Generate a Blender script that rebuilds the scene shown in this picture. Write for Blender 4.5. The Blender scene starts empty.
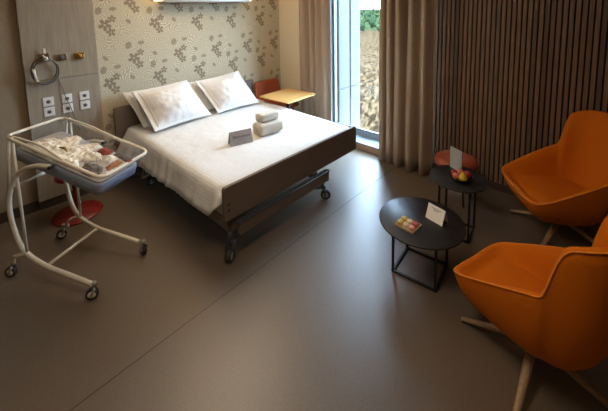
import bpy, bmesh, math, random
from mathutils import Vector, Matrix, noise
PI = math.pi
scene = bpy.context.scene
C = scene.collection

# ------------------------------------------------------------------ camera, world, sun, exposure
cam_d = bpy.data.cameras.new('camera')
cam = bpy.data.objects.new('camera', cam_d); C.objects.link(cam)
cam_d.sensor_width = 36.0
cam_d.lens = 332.1456 / 608 * 36
cam_d.shift_x = (304 - 303.8255) / 608
cam_d.shift_y = (46.649 - 205.5) / 608
cam_d.clip_start = 0.05; cam_d.clip_end = 2000
r_ = Vector((0.67905709, -0.73384532, -0.01877556))
d_ = Vector((-0.0963942, -0.06378381, -0.99329743))
f_ = Vector((0.72772909, 0.67631552, -0.11405128))
m = Matrix((r_, -d_, -f_)).transposed().to_4x4()
m.translation = Vector((0, 0, 1.9))
cam.matrix_world = m
scene.camera = cam

world = bpy.data.worlds.new('world'); scene.world = world; world.use_nodes = True
wn = world.node_tree.nodes
wn['Background'].inputs[0].default_value = (0.55, 0.75, 1.0, 1)
wn['Background'].inputs[1].default_value = 27.0

sun_d = bpy.data.lights.new('sun', 'SUN'); sun = bpy.data.objects.new('sun', sun_d); C.objects.link(sun)
sun_d.energy = 6.0; sun_d.angle = 0.01; sun_d.color = (1.0, 0.93, 0.82)
sun.rotation_euler = Vector((-0.62, -0.25, 0.95)).to_track_quat('Z', 'Y').to_euler()

def area(name, loc, target, sx, sy, power, col):
    l = bpy.data.lights.new(name, 'AREA'); l.shape = 'RECTANGLE'; l.size = sx; l.size_y = sy
    l.energy = power; l.color = col
    o = bpy.data.objects.new(name, l); C.objects.link(o); o.location = loc
    o.rotation_euler = (Vector(loc) - Vector(target)).to_track_quat('Z', 'Y').to_euler()
    return o
area('ceiling_light', (1.9, 2.95, 2.68), (1.9, 2.95, 0), 1.2, 0.5, 19, (1.0, 0.83, 0.63))
area('entrance_light', (0.7, 1.0, 2.68), (0.7, 1.0, 0), 1.0, 0.5, 23, (1.0, 0.83, 0.63))
scene.view_settings.view_transform = 'Standard'
scene.view_settings.look = 'None'
scene.view_settings.gamma = 1
scene.view_settings.use_curve_mapping = False
scene.view_settings.exposure = 0.12

# ------------------------------------------------------------------ materials
def lin(c):
    return tuple(((x / 255) / 12.92 if x / 255 <= 0.04045 else ((x / 255 + 0.055) / 1.055) ** 2.4) for x in c)
def nodes(name):
    mt = bpy.data.materials.new(name); mt.use_nodes = True
    nt = mt.node_tree; return mt, nt, nt.nodes['Principled BSDF']
def mat(name, col, rough=0.5, metal=0.0, noise_amt=0.08, nscale=30, bump=0.0, bscale=200, spec=0.5, sheen=0.0, stretch=None, trans=0.0, srgb=True):
    mt, nt, b = nodes(name)
    c = lin(col) if srgb else col
    tc = nt.nodes.new('ShaderNodeTexCoord')
    src = tc.outputs['Object']
    if stretch:
        mp = nt.nodes.new('ShaderNodeMapping'); mp.inputs['Scale'].default_value = stretch
        nt.links.new(src, mp.inputs[0]); src = mp.outputs[0]
    n = nt.nodes.new('ShaderNodeTexNoise'); n.inputs['Scale'].default_value = nscale; n.inputs['Detail'].default_value = 5
    nt.links.new(src, n.inputs[0])
    r = nt.nodes.new('ShaderNodeValToRGB')
    r.color_ramp.elements[0].position = 0.3; r.color_ramp.elements[1].position = 0.7
    r.color_ramp.elements[0].color = tuple(x * (1 - noise_amt) for x in c) + (1,)
    r.color_ramp.elements[1].color = tuple(min(1, x * (1 + noise_amt)) for x in c) + (1,)
    nt.links.new(n.outputs[0], r.inputs[0]); nt.links.new(r.outputs[0], b.inputs['Base Color'])
    b.inputs['Roughness'].default_value = rough; b.inputs['Metallic'].default_value = metal
    b.inputs['Specular IOR Level'].default_value = spec
    b.inputs['Sheen Weight'].default_value = sheen
    b.inputs['Transmission Weight'].default_value = trans
    if bump:
        n2 = nt.nodes.new('ShaderNodeTexNoise'); n2.inputs['Scale'].default_value = bscale; n2.inputs['Detail'].default_value = 4
        nt.links.new(src, n2.inputs[0])
        bp = nt.nodes.new('ShaderNodeBump'); bp.inputs['Strength'].default_value = bump; bp.inputs['Distance'].default_value = 0.01
        nt.links.new(n2.outputs[0], bp.inputs['Height']); nt.links.new(bp.outputs[0], b.inputs['Normal'])
    return mt

M = {}
M['floor'] = mat('vinyl_floor', (100, 86, 71), 0.36, noise_amt=0.13, nscale=90, bump=0.02, bscale=500, spec=0.8)
M['seam'] = mat('floor_seam', (52, 44, 38), 0.6)
M['wall'] = mat('wall_paint_taupe', (146, 128, 104), 0.75, noise_amt=0.03, bump=0.04, bscale=300)
M['wallw'] = mat('wall_paint_cream', (214, 200, 172), 0.75, noise_amt=0.03, bump=0.04, bscale=300)
M['ceil'] = mat('ceiling_paint', (225, 218, 205), 0.8, noise_amt=0.02)
M['skirt'] = mat('skirting_vinyl', (70, 58, 47), 0.55)
M['panel'] = mat('grey_wood_laminate', (150, 138, 120), 0.5, noise_amt=0.13, nscale=7, stretch=(6, 6, 0.5))
M['plastic'] = mat('white_plastic', (226, 224, 220), 0.35, noise_amt=0.02)
M['dplastic'] = mat('dark_socket_inner', (90, 88, 86), 0.4)
M['chrome'] = mat('chrome', (200, 198, 195), 0.18, metal=1.0, noise_amt=0.02)
M['brass'] = mat('brass_fitting', (196, 160, 92), 0.25, metal=1.0, noise_amt=0.05)
M['tubegrey'] = mat('grey_rubber_tube', (96, 92, 86), 0.45)
M['cream_metal'] = mat('cream_powder_coat', (218, 209, 190), 0.35, noise_amt=0.03)
M['pad'] = mat('blue_grey_vinyl', (160, 167, 184), 0.35, noise_amt=0.04, bump=0.05, bscale=20)
M['baby'] = mat('cream_cotton', (226, 217, 200), 0.9, noise_amt=0.05, bump=0.2, bscale=60)
M['babygrey'] = mat('grey_cotton', (96, 88, 82), 0.9, bump=0.2, bscale=60)
M['babyred'] = mat('red_cotton', (134, 62, 50), 0.9, bump=0.2, bscale=60)
M['babywhite'] = mat('white_cotton', (236, 232, 226), 0.9, bump=0.2, bscale=60)
M['babybrown'] = mat('tan_cotton', (160, 108, 74), 0.9)
M['olive'] = mat('olive_print', (130, 108, 58), 0.9)
M['rubber'] = mat('dark_rubber', (42, 40, 40), 0.6)
M['wheelgrey'] = mat('grey_wheel_plastic', (150, 146, 138), 0.5)
M['bedboard'] = mat('taupe_board_laminate', (108, 94, 82), 0.45, noise_amt=0.05, nscale=12, stretch=(0.6, 3, 6))
M['bedmetal'] = mat('bed_grey_metal', (112, 98, 84), 0.4, metal=0.3, noise_amt=0.04)
M['beddark'] = mat('bed_dark_frame', (74, 74, 78), 0.3, metal=0.5)
M['mattress'] = mat('mattress_cover', (200, 196, 190), 0.8)
M['orange'] = mat('orange_wool', (196, 100, 4), 0.85, noise_amt=0.06, nscale=400, bump=0.15, bscale=900, spec=0.2)
M['piping'] = mat('orange_piping', (216, 124, 26), 0.7, spec=0.3)
M['oak'] = mat('oak_leg', (146, 118, 86), 0.5, noise_amt=0.2, nscale=30, stretch=(3, 3, 0.6))
M['black_top'] = mat('black_table_laminate', (38, 37, 38), 0.42, noise_amt=0.06)
M['black_metal'] = mat('black_steel', (24, 22, 22), 0.45, metal=0.2)
M['wood_light'] = mat('light_oak_top', (214, 170, 104), 0.45, noise_amt=0.07, nscale=10, stretch=(1, 8, 1))
M['brownleather'] = mat('red_brown_leather', (150, 68, 36), 0.45, noise_amt=0.1, bump=0.1, bscale=150)
M['redplastic'] = mat('dark_red_enamel', (128, 30, 22), 0.4)
M['towel'] = mat('cream_terry', (214, 206, 190), 0.95, noise_amt=0.05, nscale=200, bump=0.6, bscale=350)
M['greycard'] = mat('grey_card', (160, 156, 158), 0.7, noise_amt=0.02)
M['whitecard'] = mat('white_card', (246, 242, 238), 0.6, noise_amt=0.02)
M['ink'] = mat('dark_ink', (70, 66, 68), 0.7)
M['inkgrey'] = mat('grey_ink', (130, 126, 122), 0.7)
M['traymat'] = mat('beige_paper_tray', (190, 165, 130), 0.6)
M['mac_y'] = mat('macaron_yellow', (206, 180, 96), 0.8, noise_amt=0.08, nscale=120)
M['mac_c'] = mat('macaron_cream', (222, 200, 170), 0.8, noise_amt=0.08, nscale=120)
M['mac_p'] = mat('macaron_pink', (178, 88, 96), 0.8, noise_amt=0.08, nscale=120)
M['mac_r'] = mat('macaron_rose', (214, 150, 140), 0.8, noise_amt=0.08, nscale=120)
M['mac_fill'] = mat('macaron_filling', (236, 220, 196), 0.8)
M['apple'] = mat('red_apple_skin', (150, 34, 36), 0.3, noise_amt=0.3, nscale=20)
M['pear'] = mat('yellow_pear_skin', (206, 176, 50), 0.35, noise_amt=0.12, nscale=30)
M['peach'] = mat('peach_skin', (196, 110, 92), 0.5, noise_amt=0.2, nscale=20)
M['stem'] = mat('brown_stem', (76, 52, 30), 0.7)
M['bowl'] = mat('black_bowl', (26, 20, 20), 0.3)
M['frame_white'] = mat('window_frame_paint', (122, 132, 138), 0.5, noise_amt=0.02)
M['frame_dark'] = mat('window_gasket', (60, 66, 66), 0.5)
M['sill'] = mat('glossy_sill', (150, 160, 170), 0.12, noise_amt=0.02)
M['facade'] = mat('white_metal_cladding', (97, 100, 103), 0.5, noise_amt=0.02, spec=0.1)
M['facade_joint'] = mat('facade_joint', (48, 54, 60), 0.5)
M['lampbody'] = mat('lamp_grey_aluminium', (158, 156, 150), 0.35, metal=0.3, noise_amt=0.02)
M['slatback'] = mat('black_felt', (14, 10, 9), 0.95)
M['foliage'] = mat('foliage_green', (36, 50, 34), 0.9, noise_amt=0.5, nscale=1.2, spec=0.0)
M['foliage2'] = mat('foliage_pale_green', (48, 60, 38), 0.9, noise_amt=0.4, spec=0.0, nscale=1.2)
M['trunk'] = mat('tree_bark', (84, 68, 52), 0.9)
M['grass'] = mat('meadow_grass', (40, 50, 32), 0.9, spec=0.0, noise_amt=0.4, nscale=0.2)
M['gravel'] = mat('dry_gravel_field', (57, 46, 33), 0.95, noise_amt=0.7, nscale=0.9, bump=0.0, spec=0.0)

def gravel_detail():
    nt = M['gravel'].node_tree; n = [x for x in nt.nodes if x.type == 'TEX_NOISE'][0]; n.inputs['Scale'].default_value = 5.5; n.inputs['Detail'].default_value = 4; n.inputs['Roughness'].default_value = 0.7
    r = [x for x in nt.nodes if x.type == 'VALTORGB'][0]; r.color_ramp.elements[0].position = 0.42; r.color_ramp.elements[1].position = 0.58
    mp = nt.nodes.new('ShaderNodeMapping'); mp.vector_type = 'TEXTURE'; mp.inputs['Rotation'].default_value = (0, 0, 0.49); mp.inputs['Scale'].default_value = (4.5, 1, 1)
    tc = [x for x in nt.nodes if x.type == 'TEX_COORD'][0]; nt.links.new(tc.outputs['Object'], mp.inputs[0]); nt.links.new(mp.outputs[0], n.inputs[0])
gravel_detail()
def make_slat_mat():
    mt = mat('walnut_slat', (122, 93, 72), 0.55, noise_amt=0.22, nscale=18, stretch=(5, 5, 0.35))
    nt = mt.node_tree; b = nt.nodes['Principled BSDF']
    ramp = [n for n in nt.nodes if n.type == 'VALTORGB'][0]
    at = nt.nodes.new('ShaderNodeAttribute'); at.attribute_name = 'tone'
    mx = nt.nodes.new('ShaderNodeMix'); mx.data_type = 'RGBA'; mx.blend_type = 'MULTIPLY'; mx.inputs[0].default_value = 1.0
    nt.links.new(ramp.outputs[0], mx.inputs[6]); nt.links.new(at.outputs['Color'], mx.inputs[7])
    nt.links.new(mx.outputs[2], b.inputs['Base Color'])
    return mt
M['slat'] = make_slat_mat()

def fabric_mat(name, col, rough, weave):
    mt = mat(name, col, rough, noise_amt=0.05, nscale=60, bump=0.1, bscale=600, sheen=0.2, spec=0.25)
    return mt
M['curtain'] = fabric_mat('curtain_taupe_satin', (160, 138, 116), 0.5, 0)

def glass_mat(name, tint, refl=0.08, alpha=0.0):
    mt = bpy.data.materials.new(name); mt.use_nodes = True; nt = mt.node_tree
    for n in list(nt.nodes): nt.nodes.remove(n)
    out = nt.nodes.new('ShaderNodeOutputMaterial'); mix = nt.nodes.new('ShaderNodeMixShader')
    tr = nt.nodes.new('ShaderNodeBsdfTransparent'); gl = nt.nodes.new('ShaderNodeBsdfGlossy')
    tr.inputs[0].default_value = (*tint, 1); gl.inputs['Roughness'].default_value = 0.03
    mix.inputs[0].default_value = refl
    nt.links.new(tr.outputs[0], mix.inputs[1]); nt.links.new(gl.outputs[0], mix.inputs[2]); nt.links.new(mix.outputs[0], out.inputs[0])
    return mt
M['glass'] = glass_mat('window_glass', (0.96, 0.98, 0.98), 0.05)
M['tub'] = glass_mat('clear_tub_plastic', (0.84, 0.87, 0.90), 0.10)
M['acrylic'] = glass_mat('clear_acrylic', (0.9, 0.92, 0.93), 0.12)

def emit_mat(name, col, s):
    mt, nt, b = nodes(name)
    b.inputs['Emission Color'].default_value = (*col, 1); b.inputs['Emission Strength'].default_value = s
    b.inputs['Base Color'].default_value = (0.8, 0.75, 0.6, 1)
    return mt
M['glow'] = emit_mat('warm_lamp_diffuser', (1.0, 0.66, 0.28), 26)
M['glow_soft'] = emit_mat('warm_lamp_end', (1.0, 0.66, 0.28), 4)

def sheet_mat(name, col, period=0.028, axis=0, con=0.9):
    """white damask with fine satin stripes"""
    mt, nt, b = nodes(name)
    tc = nt.nodes.new('ShaderNodeTexCoord'); sep = nt.nodes.new('ShaderNodeSeparateXYZ')
    nt.links.new(tc.outputs['UV'], sep.inputs[0])
    m1 = nt.nodes.new('ShaderNodeMath'); m1.operation = 'MULTIPLY'; m1.inputs[1].default_value = 2 * PI / period
    nt.links.new(sep.outputs[axis], m1.inputs[0])
    s = nt.nodes.new('ShaderNodeMath'); s.operation = 'SINE'; nt.links.new(m1.outputs[0], s.inputs[0])
    r = nt.nodes.new('ShaderNodeValToRGB'); r.color_ramp.elements[0].position = 0.25; r.color_ramp.elements[1].position = 0.6
    c = lin(col)
    r.color_ramp.elements[0].color = tuple(x * con for x in c) + (1,); r.color_ramp.elements[1].color = (*c, 1)
    nt.links.new(s.outputs[0], r.inputs[0]); nt.links.new(r.outputs[0], b.inputs['Base Color'])
    b.inputs['Roughness'].default_value = 0.75; b.inputs['Sheen Weight'].default_value = 0.1
    n2 = nt.nodes.new('ShaderNodeTexNoise'); n2.inputs['Scale'].default_value = 9; n2.inputs['Detail'].default_value = 6
    nt.links.new(tc.outputs['Object'], n2.inputs[0])
    bp = nt.nodes.new('ShaderNodeBump'); bp.inputs['Strength'].default_value = 0.35; bp.inputs['Distance'].default_value = 0.02
    nt.links.new(n2.outputs[0], bp.inputs['Height']); nt.links.new(bp.outputs[0], b.inputs['Normal'])
    return mt
M['sheet'] = sheet_mat('white_striped_damask', (226, 223, 218))
M['pillow'] = sheet_mat('white_striped_pillowcase', (228, 225, 220), 0.03, 0, 0.95)

def wallpaper_mat():
    mt, nt, b = nodes('floral_wallpaper')
    L = nt.links.new
    def V(x):
        return x
    def mth(op, a, b_=None, c_=None):
        n = nt.nodes.new('ShaderNodeMath'); n.operation = op
        for i, v in enumerate((a, b_, c_)):
            if v is None: continue
            if isinstance(v, (int, float)): n.inputs[i].default_value = v
            else: L(v, n.inputs[i])
        return n.outputs[0]
    tc = nt.nodes.new('ShaderNodeTexCoord'); sep = nt.nodes.new('ShaderNodeSeparateXYZ'); L(tc.outputs['Object'], sep.inputs[0])
    wob = nt.nodes.new('ShaderNodeTexNoise'); wob.inputs['Scale'].default_value = 40; L(tc.outputs['Object'], wob.inputs[0])
    w = mth('MULTIPLY', mth('SUBTRACT', wob.outputs[0], 0.5), 0.012)
    X = mth('ADD', sep.outputs[0], w); Z = mth('SUBTRACT', sep.outputs[2], w)
    PX, PZ = 0.53, 0.635
    def local(ox, oz):
        lx = mth('MULTIPLY', mth('SUBTRACT', mth('FRACT', mth('ADD', mth('DIVIDE', mth('SUBTRACT', X, ox), PX), 0.5)), 0.5), PX)
        lz = mth('MULTIPLY', mth('SUBTRACT', mth('FRACT', mth('ADD', mth('DIVIDE', mth('SUBTRACT', Z, oz), PZ), 0.5)), 0.5), PZ)
        return lx, lz
    def flower(ox, oz, R, rot=0.0, k=5):
        lx, lz = local(ox, oz)
        r = mth('SQRT', mth('ADD', mth('MULTIPLY', lx, lx), mth('MULTIPLY', lz, lz)))
        th = mth('ADD', mth('ARCTAN2', lz, lx), rot)
        pet = mth('ABSOLUTE', mth('COSINE', mth('MULTIPLY', th, k / 2)))
        lim = mth('MULTIPLY', mth('ADD', 0.25, mth('MULTIPLY', mth('POWER', pet, 0.7), 0.75)), R)
        inside = mth('LESS_THAN', r, lim)
        core = mth('GREATER_THAN', r, R * 0.16)
        return mth('MULTIPLY', inside, core)
    def leaf(ox, oz, R, rot, asp=2.2):
        lx, lz = local(ox, oz)
        c, s = math.cos(rot), math.sin(rot)
        u = mth('ADD', mth('MULTIPLY', lx, c), mth('MULTIPLY', lz, s)); v = mth('SUBTRACT', mth('MULTIPLY', lz, c), mth('MULTIPLY', lx, s))
        v = mth('MULTIPLY', v, asp)
        r = mth('SQRT', mth('ADD', mth('MULTIPLY', u, u), mth('MULTIPLY', v, v)))
        vein = mth('GREATER_THAN', mth('ABSOLUTE', mth('SINE', mth('MULTIPLY', mth('ADD', u, mth('MULTIPLY', mth('ABSOLUTE', v), 0.6)), 220))), 0.35)
        return mth('MULTIPLY', mth('LESS_THAN', r, R), vein)
    F = []
    for ox, oz in ((1.16, 1.765), (1.43, 1.375)):
        F += [flower(ox, oz, 0.066, 0.3), flower(ox + 0.075, oz + 0.062, 0.042, 1.0), flower(ox + 0.055, oz - 0.08, 0.05, 0.7)]
        F += [leaf(ox - 0.05, oz + 0.15, 0.042, 1.2, 1.3), leaf(ox + 0.24, oz + 0.03, 0.032, -0.8, 1.6), leaf(ox + 0.09, oz + 0.17, 0.036, 0.1, 1.7)]
    dark = F[0]
    for x in F[1:]: dark = mth('MAXIMUM', dark, x)
    # swirling fine line ground
    cmb = nt.nodes.new('ShaderNodeCombineXYZ'); L(X, cmb.inputs[0]); L(Z, cmb.inputs[1])
    vo = nt.nodes.new('ShaderNodeTexVoronoi'); vo.voronoi_dimensions = '2D'; vo.inputs['Scale'].default_value = 7.5
    L(cmb.outputs[0], vo.inputs['Vector'])
    sb = nt.nodes.new('ShaderNodeVectorMath'); sb.operation = 'SUBTRACT'; L(cmb.outputs[0], sb.inputs[0]); L(vo.outputs['Position'], sb.inputs[1])
    s2 = nt.nodes.new('ShaderNodeSeparateXYZ'); L(sb.outputs[0], s2.inputs[0])
    ang = mth('ARCTAN2', s2.outputs[1], s2.outputs[0])
    wav = mth('SINE', mth('ADD', mth('MULTIPLY', ang, 17), mth('MULTIPLY', vo.outputs['Distance'], 10)))
    rad = mth('SINE', mth('MULTIPLY', vo.outputs['Distance'], 62))
    big = nt.nodes.new('ShaderNodeTexNoise'); big.inputs['Scale'].default_value = 9; L(tc.outputs['Object'], big.inputs[0])
    sel = mth('GREATER_THAN', big.outputs[0], 0.5)
    pat = mth('ADD', mth('MULTIPLY', wav, sel), mth('MULTIPLY', rad, mth('SUBTRACT', 1.0, sel)))
    line = mth('GREATER_THAN', pat, 0.25)
    m1 = nt.nodes.new('ShaderNodeMix'); m1.data_type = 'RGBA'
    m1.inputs[6].default_value = (*lin((172, 160, 133)), 1); m1.inputs[7].default_value = (*lin((206, 195, 168)), 1)
    L(line, m1.inputs[0])
    m2 = nt.nodes.new('ShaderNodeMix'); m2.data_type = 'RGBA'; m2.inputs[7].default_value = (*lin((126, 111, 90)), 1)
    L(mth('MULTIPLY', dark, 0.9), m2.inputs[0]); L(m1.outputs[2], m2.inputs[6]); L(m2.outputs[2], b.inputs['Base Color'])
    b.inputs['Roughness'].default_value = 0.7
    return mt
M['wallpaper'] = wallpaper_mat()

# ------------------------------------------------------------------ helpers
def obj(name, bm, m_, parent=None, smooth=False, mats=None):
    me = bpy.data.meshes.new(name); bmesh.ops.recalc_face_normals(bm, faces=bm.faces); bm.to_mesh(me); bm.free()
    for x in (mats or [m_]): me.materials.append(x)
    if smooth:
        for p in me.polygons: p.use_smooth = True
    o = bpy.data.objects.new(name, me); C.objects.link(o)
    if parent is not None: o.parent = parent
    return o
def tag(o, label, cat, group=None, kind=None):
    o['label'] = label; o['category'] = cat
    if group: o['group'] = group
    if kind: o['kind'] = kind
    return o
def thing(name, loc, label, cat, rz=0, group=None, mw=None):
    o = bpy.data.objects.new(name, None); C.objects.link(o); o.empty_display_size = 0.1
    if mw is not None: o.matrix_world = mw
    else: o.location = loc; o.rotation_euler = (0, 0, rz)
    return tag(o, label, cat, group)
def struct(name, bm, m_, mats=None, smooth=False):
    o = obj(name, bm, m_, None, smooth, mats); o['kind'] = 'structure'; return o
def dup(root, label, mw=None, loc=None, rz=None, group=None):
    r = root.copy(); C.objects.link(r); r['label'] = label
    if group: r['group'] = group
    if mw is not None: r.matrix_world = mw
    if loc is not None: r.location = loc
    if rz is not None: r.rotation_euler = (0, 0, rz)
    for ch in list(root.children):
        c = ch.copy(); C.objects.link(c); c.parent = r
        for g in list(ch.children):
            d = g.copy(); C.objects.link(d); d.parent = c
    return r
def B(): return bmesh.new()
def add_box(bm, lo, hi, bevel=0.0, seg=2, mi=0, mx=None):
    lo = Vector(lo); hi = Vector(hi)
    r = bmesh.ops.create_cube(bm, size=1.0)
    vs = r['verts']
    for v in vs: v.co = Vector((lo[i] + (v.co[i] + 0.5) * (hi[i] - lo[i]) for i in range(3)))
    fs = set(f for v in vs for f in v.link_faces)
    for f in fs: f.material_index = mi
    if bevel:
        es = set(e for v in vs for e in v.link_edges)
        r2 = bmesh.ops.bevel(bm, geom=list(es), offset=bevel, segments=seg, affect='EDGES', profile=0.5)
        vs = list(set(v for f in r2['faces'] for v in f.verts) | set(v for v in vs if v.is_valid))
        for f in set(f for v in vs for f in v.link_faces): f.material_index = mi
    if mx is not None:
        for v in set(vs): v.co = mx @ v.co
    return bm
def catmull(pts, n=8, closed=False):
    P = [Vector(p) for p in pts]; out = []
    N = len(P); rng = range(N) if closed else range(N - 1)
    for i in rng:
        p0 = P[(i - 1) % N] if (closed or i > 0) else P[0] * 2 - P[1]
        p1 = P[i]; p2 = P[(i + 1) % N]
        p3 = P[(i + 2) % N] if (closed or i + 2 < N) else P[-1] * 2 - P[-2]
        for k in range(n):
            t = k / n
            out.append(0.5 * ((2 * p1) + (p2 - p0) * t + (2 * p0 - 5 * p1 + 4 * p2 - p3) * t * t + (-p0 + 3 * p1 - 3 * p2 + p3) * t ** 3))
    if not closed: out.append(P[-1].copy())
    return out
def add_tube(bm, pts, r, seg=10, closed=False, mi=0, caps=True):
    P = [Vector(p) for p in pts]; N = len(P)
    rr = r if isinstance(r, (list, tuple)) else [r] * N
    T = []
    for i in range(N):
        a = P[(i - 1) % N] if (closed or i > 0) else P[0]; b = P[(i + 1) % N] if (closed or i < N - 1) else P[-1]
        T.append((b - a).normalized())
    up = Vector((0, 0, 1)) if abs(T[0].z) < 0.9 else Vector((1, 0, 0))
    nrm = (up - T[0] * up.dot(T[0])).normalized(); rings = []
    for i in range(N):
        nrm = (nrm - T[i] * nrm.dot(T[i])).normalized(); bn = T[i].cross(nrm)
        rings.append([bm.verts.new(P[i] + (nrm * math.cos(2 * PI * k / seg) + bn * math.sin(2 * PI * k / seg)) * rr[i]) for k in range(seg)])
    for i in range(N if closed else N - 1):
        a = rings[i]; b = rings[(i + 1) % N]
        for k in range(seg):
            f = bm.faces.new((a[k], a[(k + 1) % seg], b[(k + 1) % seg], b[k])); f.material_index = mi; f.smooth = True
    if not closed and caps:
        bm.faces.new(rings[0][::-1]).material_index = mi; bm.faces.new(rings[-1]).material_index = mi
    return bm
def add_lathe(bm, prof, seg=32, mi=0, mx=None, origin=(0, 0, 0)):
    O = Vector(origin); rings = []; new = []
    for r, z in prof:
        if r < 1e-6:
            v = bm.verts.new(O + Vector((0, 0, z))); rings.append([v]); new.append(v)
        else:
            rg = [bm.verts.new(O + Vector((r * math.cos(2 * PI * k / seg), r * math.sin(2 * PI * k / seg), z))) for k in range(seg)]
            rings.append(rg); new += rg
    for a, b in zip(rings, rings[1:]):
        for k in range(seg):
            if len(a) == 1 and len(b) == 1: continue
            if len(a) == 1: f = bm.faces.new((a[0], b[k], b[(k + 1) % seg]))
            elif len(b) == 1: f = bm.faces.new((a[k], a[(k + 1) % seg], b[0]))
            else: f = bm.faces.new((a[k], a[(k + 1) % seg], b[(k + 1) % seg], b[k]))
            f.material_index = mi; f.smooth = True
    if mx is not None:
        for v in new: v.co = mx @ v.co
    return bm
def loft(bm, rings, closed=True, cap0=False, cap1=False, mi=0):
    R = [[bm.verts.new(p) for p in rg] for rg in rings]; n = len(R[0])
    for a, b in zip(R, R[1:]):
        for k in range(n if closed else n - 1):
            f = bm.faces.new((a[k], a[(k + 1) % n], b[(k + 1) % n], b[k])); f.material_index = mi; f.smooth = True
    if cap0: bm.faces.new(R[0][::-1]).material_index = mi
    if cap1: bm.faces.new(R[-1]).material_index = mi
    return R
def text_mesh(name, txt, size, m_, parent, mx, shear=0.0):
    cu = bpy.data.curves.new(name + '_curve', 'FONT'); cu.body = txt; cu.size = size; cu.shear = shear
    cu.align_x = 'CENTER'; cu.align_y = 'CENTER'; cu.extrude = 0.0003
    tmp = bpy.data.objects.new(name + '_tmp', cu); C.objects.link(tmp)
    dg = bpy.context.evaluated_depsgraph_get(); dg.update()
    me = bpy.data.meshes.new_from_object(tmp.evaluated_get(dg)); C.objects.unlink(tmp); bpy.data.objects.remove(tmp)
    me.transform(mx); me.materials.clear(); me.materials.append(m_)
    o = bpy.data.objects.new(name, me); C.objects.link(o)
    if parent is not None: o.parent = parent
    return o
def frame(origin, xa, ya, za=None):
    xa = Vector(xa).normalized(); ya = Vector(ya); ya = (ya - xa * ya.dot(xa)).normalized(); za = xa.cross(ya)
    mm = Matrix((xa, ya, za)).transposed().to_4x4(); mm.translation = Vector(origin); return mm

# ------------------------------------------------------------------ room shell
YB = 3.98; XW = 3.70; XS = 3.73; ZC = 2.75; XL = -1.3; YF = -1.6
bm = B(); add_box(bm, (XL - 0.1, YF - 0.1, -0.15), (XW + 0.2, YB + 0.1, 0)); struct('floor', bm, M['floor'])
bm = B(); add_box(bm, (XL, 1.7915, 0.0), (3.6, 1.7965, 0.0006)); 
struct('trim_1', bm, M['seam'])
bm = B(); add_box(bm, (XL - 0.1, YF - 0.1, ZC), (XW + 0.2, YB + 0.1, ZC + 0.15)); struct('ceiling', bm, M['ceil'])
bm = B(); add_box(bm, (XL, YB, 0), (XW + 0.2, YB + 0.15, ZC)); struct('wall_back', bm, M['wall'])
bm = B(); add_box(bm, (1.0, YB - 0.003, 0.0), (XW, YB - 0.0002, ZC)); o = struct('trim_2', bm, M['wallpaper']); o['label'] = 'floral wallpaper'
bm = B(); add_box(bm, (XL - 0.1, YF, 0), (XL, YB, ZC)); struct('wall_left', bm, M['wall'])
bm = B(); add_box(bm, (XL, YF - 0.1, 0), (XW + 0.2, YF, ZC)); struct('wall_front', bm, M['wall'])
# window wall with the opening y 1.52..2.93, z 0.10..2.62
WY0, WY1, WZ0, WZ1 = 1.50, 3.00, 0.10, 2.60
bm = B()
add_box(bm, (XW, WY1, 0), (XW + 0.25, YB + 0.1, 3.4)); add_box(bm, (XS + 0.0005, YF, 0), (XW + 0.25, WY0, 3.4))
add_box(bm, (XW, WY0, WZ1), (XW + 0.25, WY1, 3.4)); add_box(bm, (XW, WY0, -0.1), (XW + 0.25, WY1, WZ0 - 0.01))  # unseen extra height above the ceiling, added to keep sun off the cladding
struct('wall_window', bm, M['wallw'])
bm = B()
add_box(bm, (XL, YB - 0.012, 0), (0.452, YB, 0.10), 0.002)
add_box(bm, (1.06, YB - 0.016, 0), (XW, YB - 0.003, 0.10), 0.002)
struct('baseboard_back', bm, M['skirt'])
bm = B(); add_box(bm, (XW - 0.07, WY0 - 0.05, 0), (XW - 0.002, YB - 0.02, 0.095), 0.003)
struct('baseboard_window', bm, mat('window_skirting', (150, 122, 96), 0.4))
# slatted wall on the right
bm = B(); add_box(bm, (XS - 0.003, YF, 0.07), (XS + 0.003 - 0.004, 1.50, ZC)); struct('wall_right', bm, M['slatback'])
bm = B(); tone = bm.loops.layers.color.new('tone')
random.seed(4)
y = 1.485; k = 0
while y > YF + 0.05:
    n0 = len(bm.faces)
    add_box(bm, (XS - 0.022, y - 0.030, 0.075), (XS - 0.0035, y, ZC - 0.002), 0.0)
    bm.faces.ensure_lookup_table()
    t = random.uniform(0.78, 1.18); tr = random.uniform(0.94, 1.06)
    for f in bm.faces[n0:]:
        for lp in f.loops: lp[tone] = (t * tr, t, t / tr, 1)
    y -= 0.0432
struct('trim_3', bm, M['slat'])
bm = B(); add_box(bm, (XS - 0.026, YF, 0), (XS - 0.0005, 1.50, 0.07), 0.002); struct('baseboard_right', bm, M['skirt'])

# window
XG = 3.86
bm = B()
add_box(bm, (XG - 0.03, WY0, WZ0 + 0.0), (XG + 0.03, WY1, WZ0 + 0.09), 0.004)
add_box(bm, (XG - 0.03, WY0, WZ1 - 0.06), (XG + 0.03, WY1, WZ1), 0.004)
add_box(bm, (XG - 0.03, WY1 - 0.035, WZ0 + 0.09), (XG + 0.03, WY1, WZ1 - 0.06), 0.004)
add_box(bm, (XG - 0.03, WY0, WZ0 + 0.09), (XG + 0.03, WY0 + 0.05, WZ1 - 0.06), 0.004)
wf = struct('window_1', bm, M['frame_white'])
bm = B()
add_box(bm, (XG - 0.034, WY0 + 0.05, WZ0 + 0.088), (XG - 0.02, WY1 - 0.035, WZ0 + 0.1)); add_box(bm, (XG - 0.034, WY1 - 0.047, WZ0 + 0.1), (XG - 0.02, WY1 - 0.033, WZ1 - 0.06))
obj('window_gasket', bm, M['frame_dark'], wf)
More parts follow.
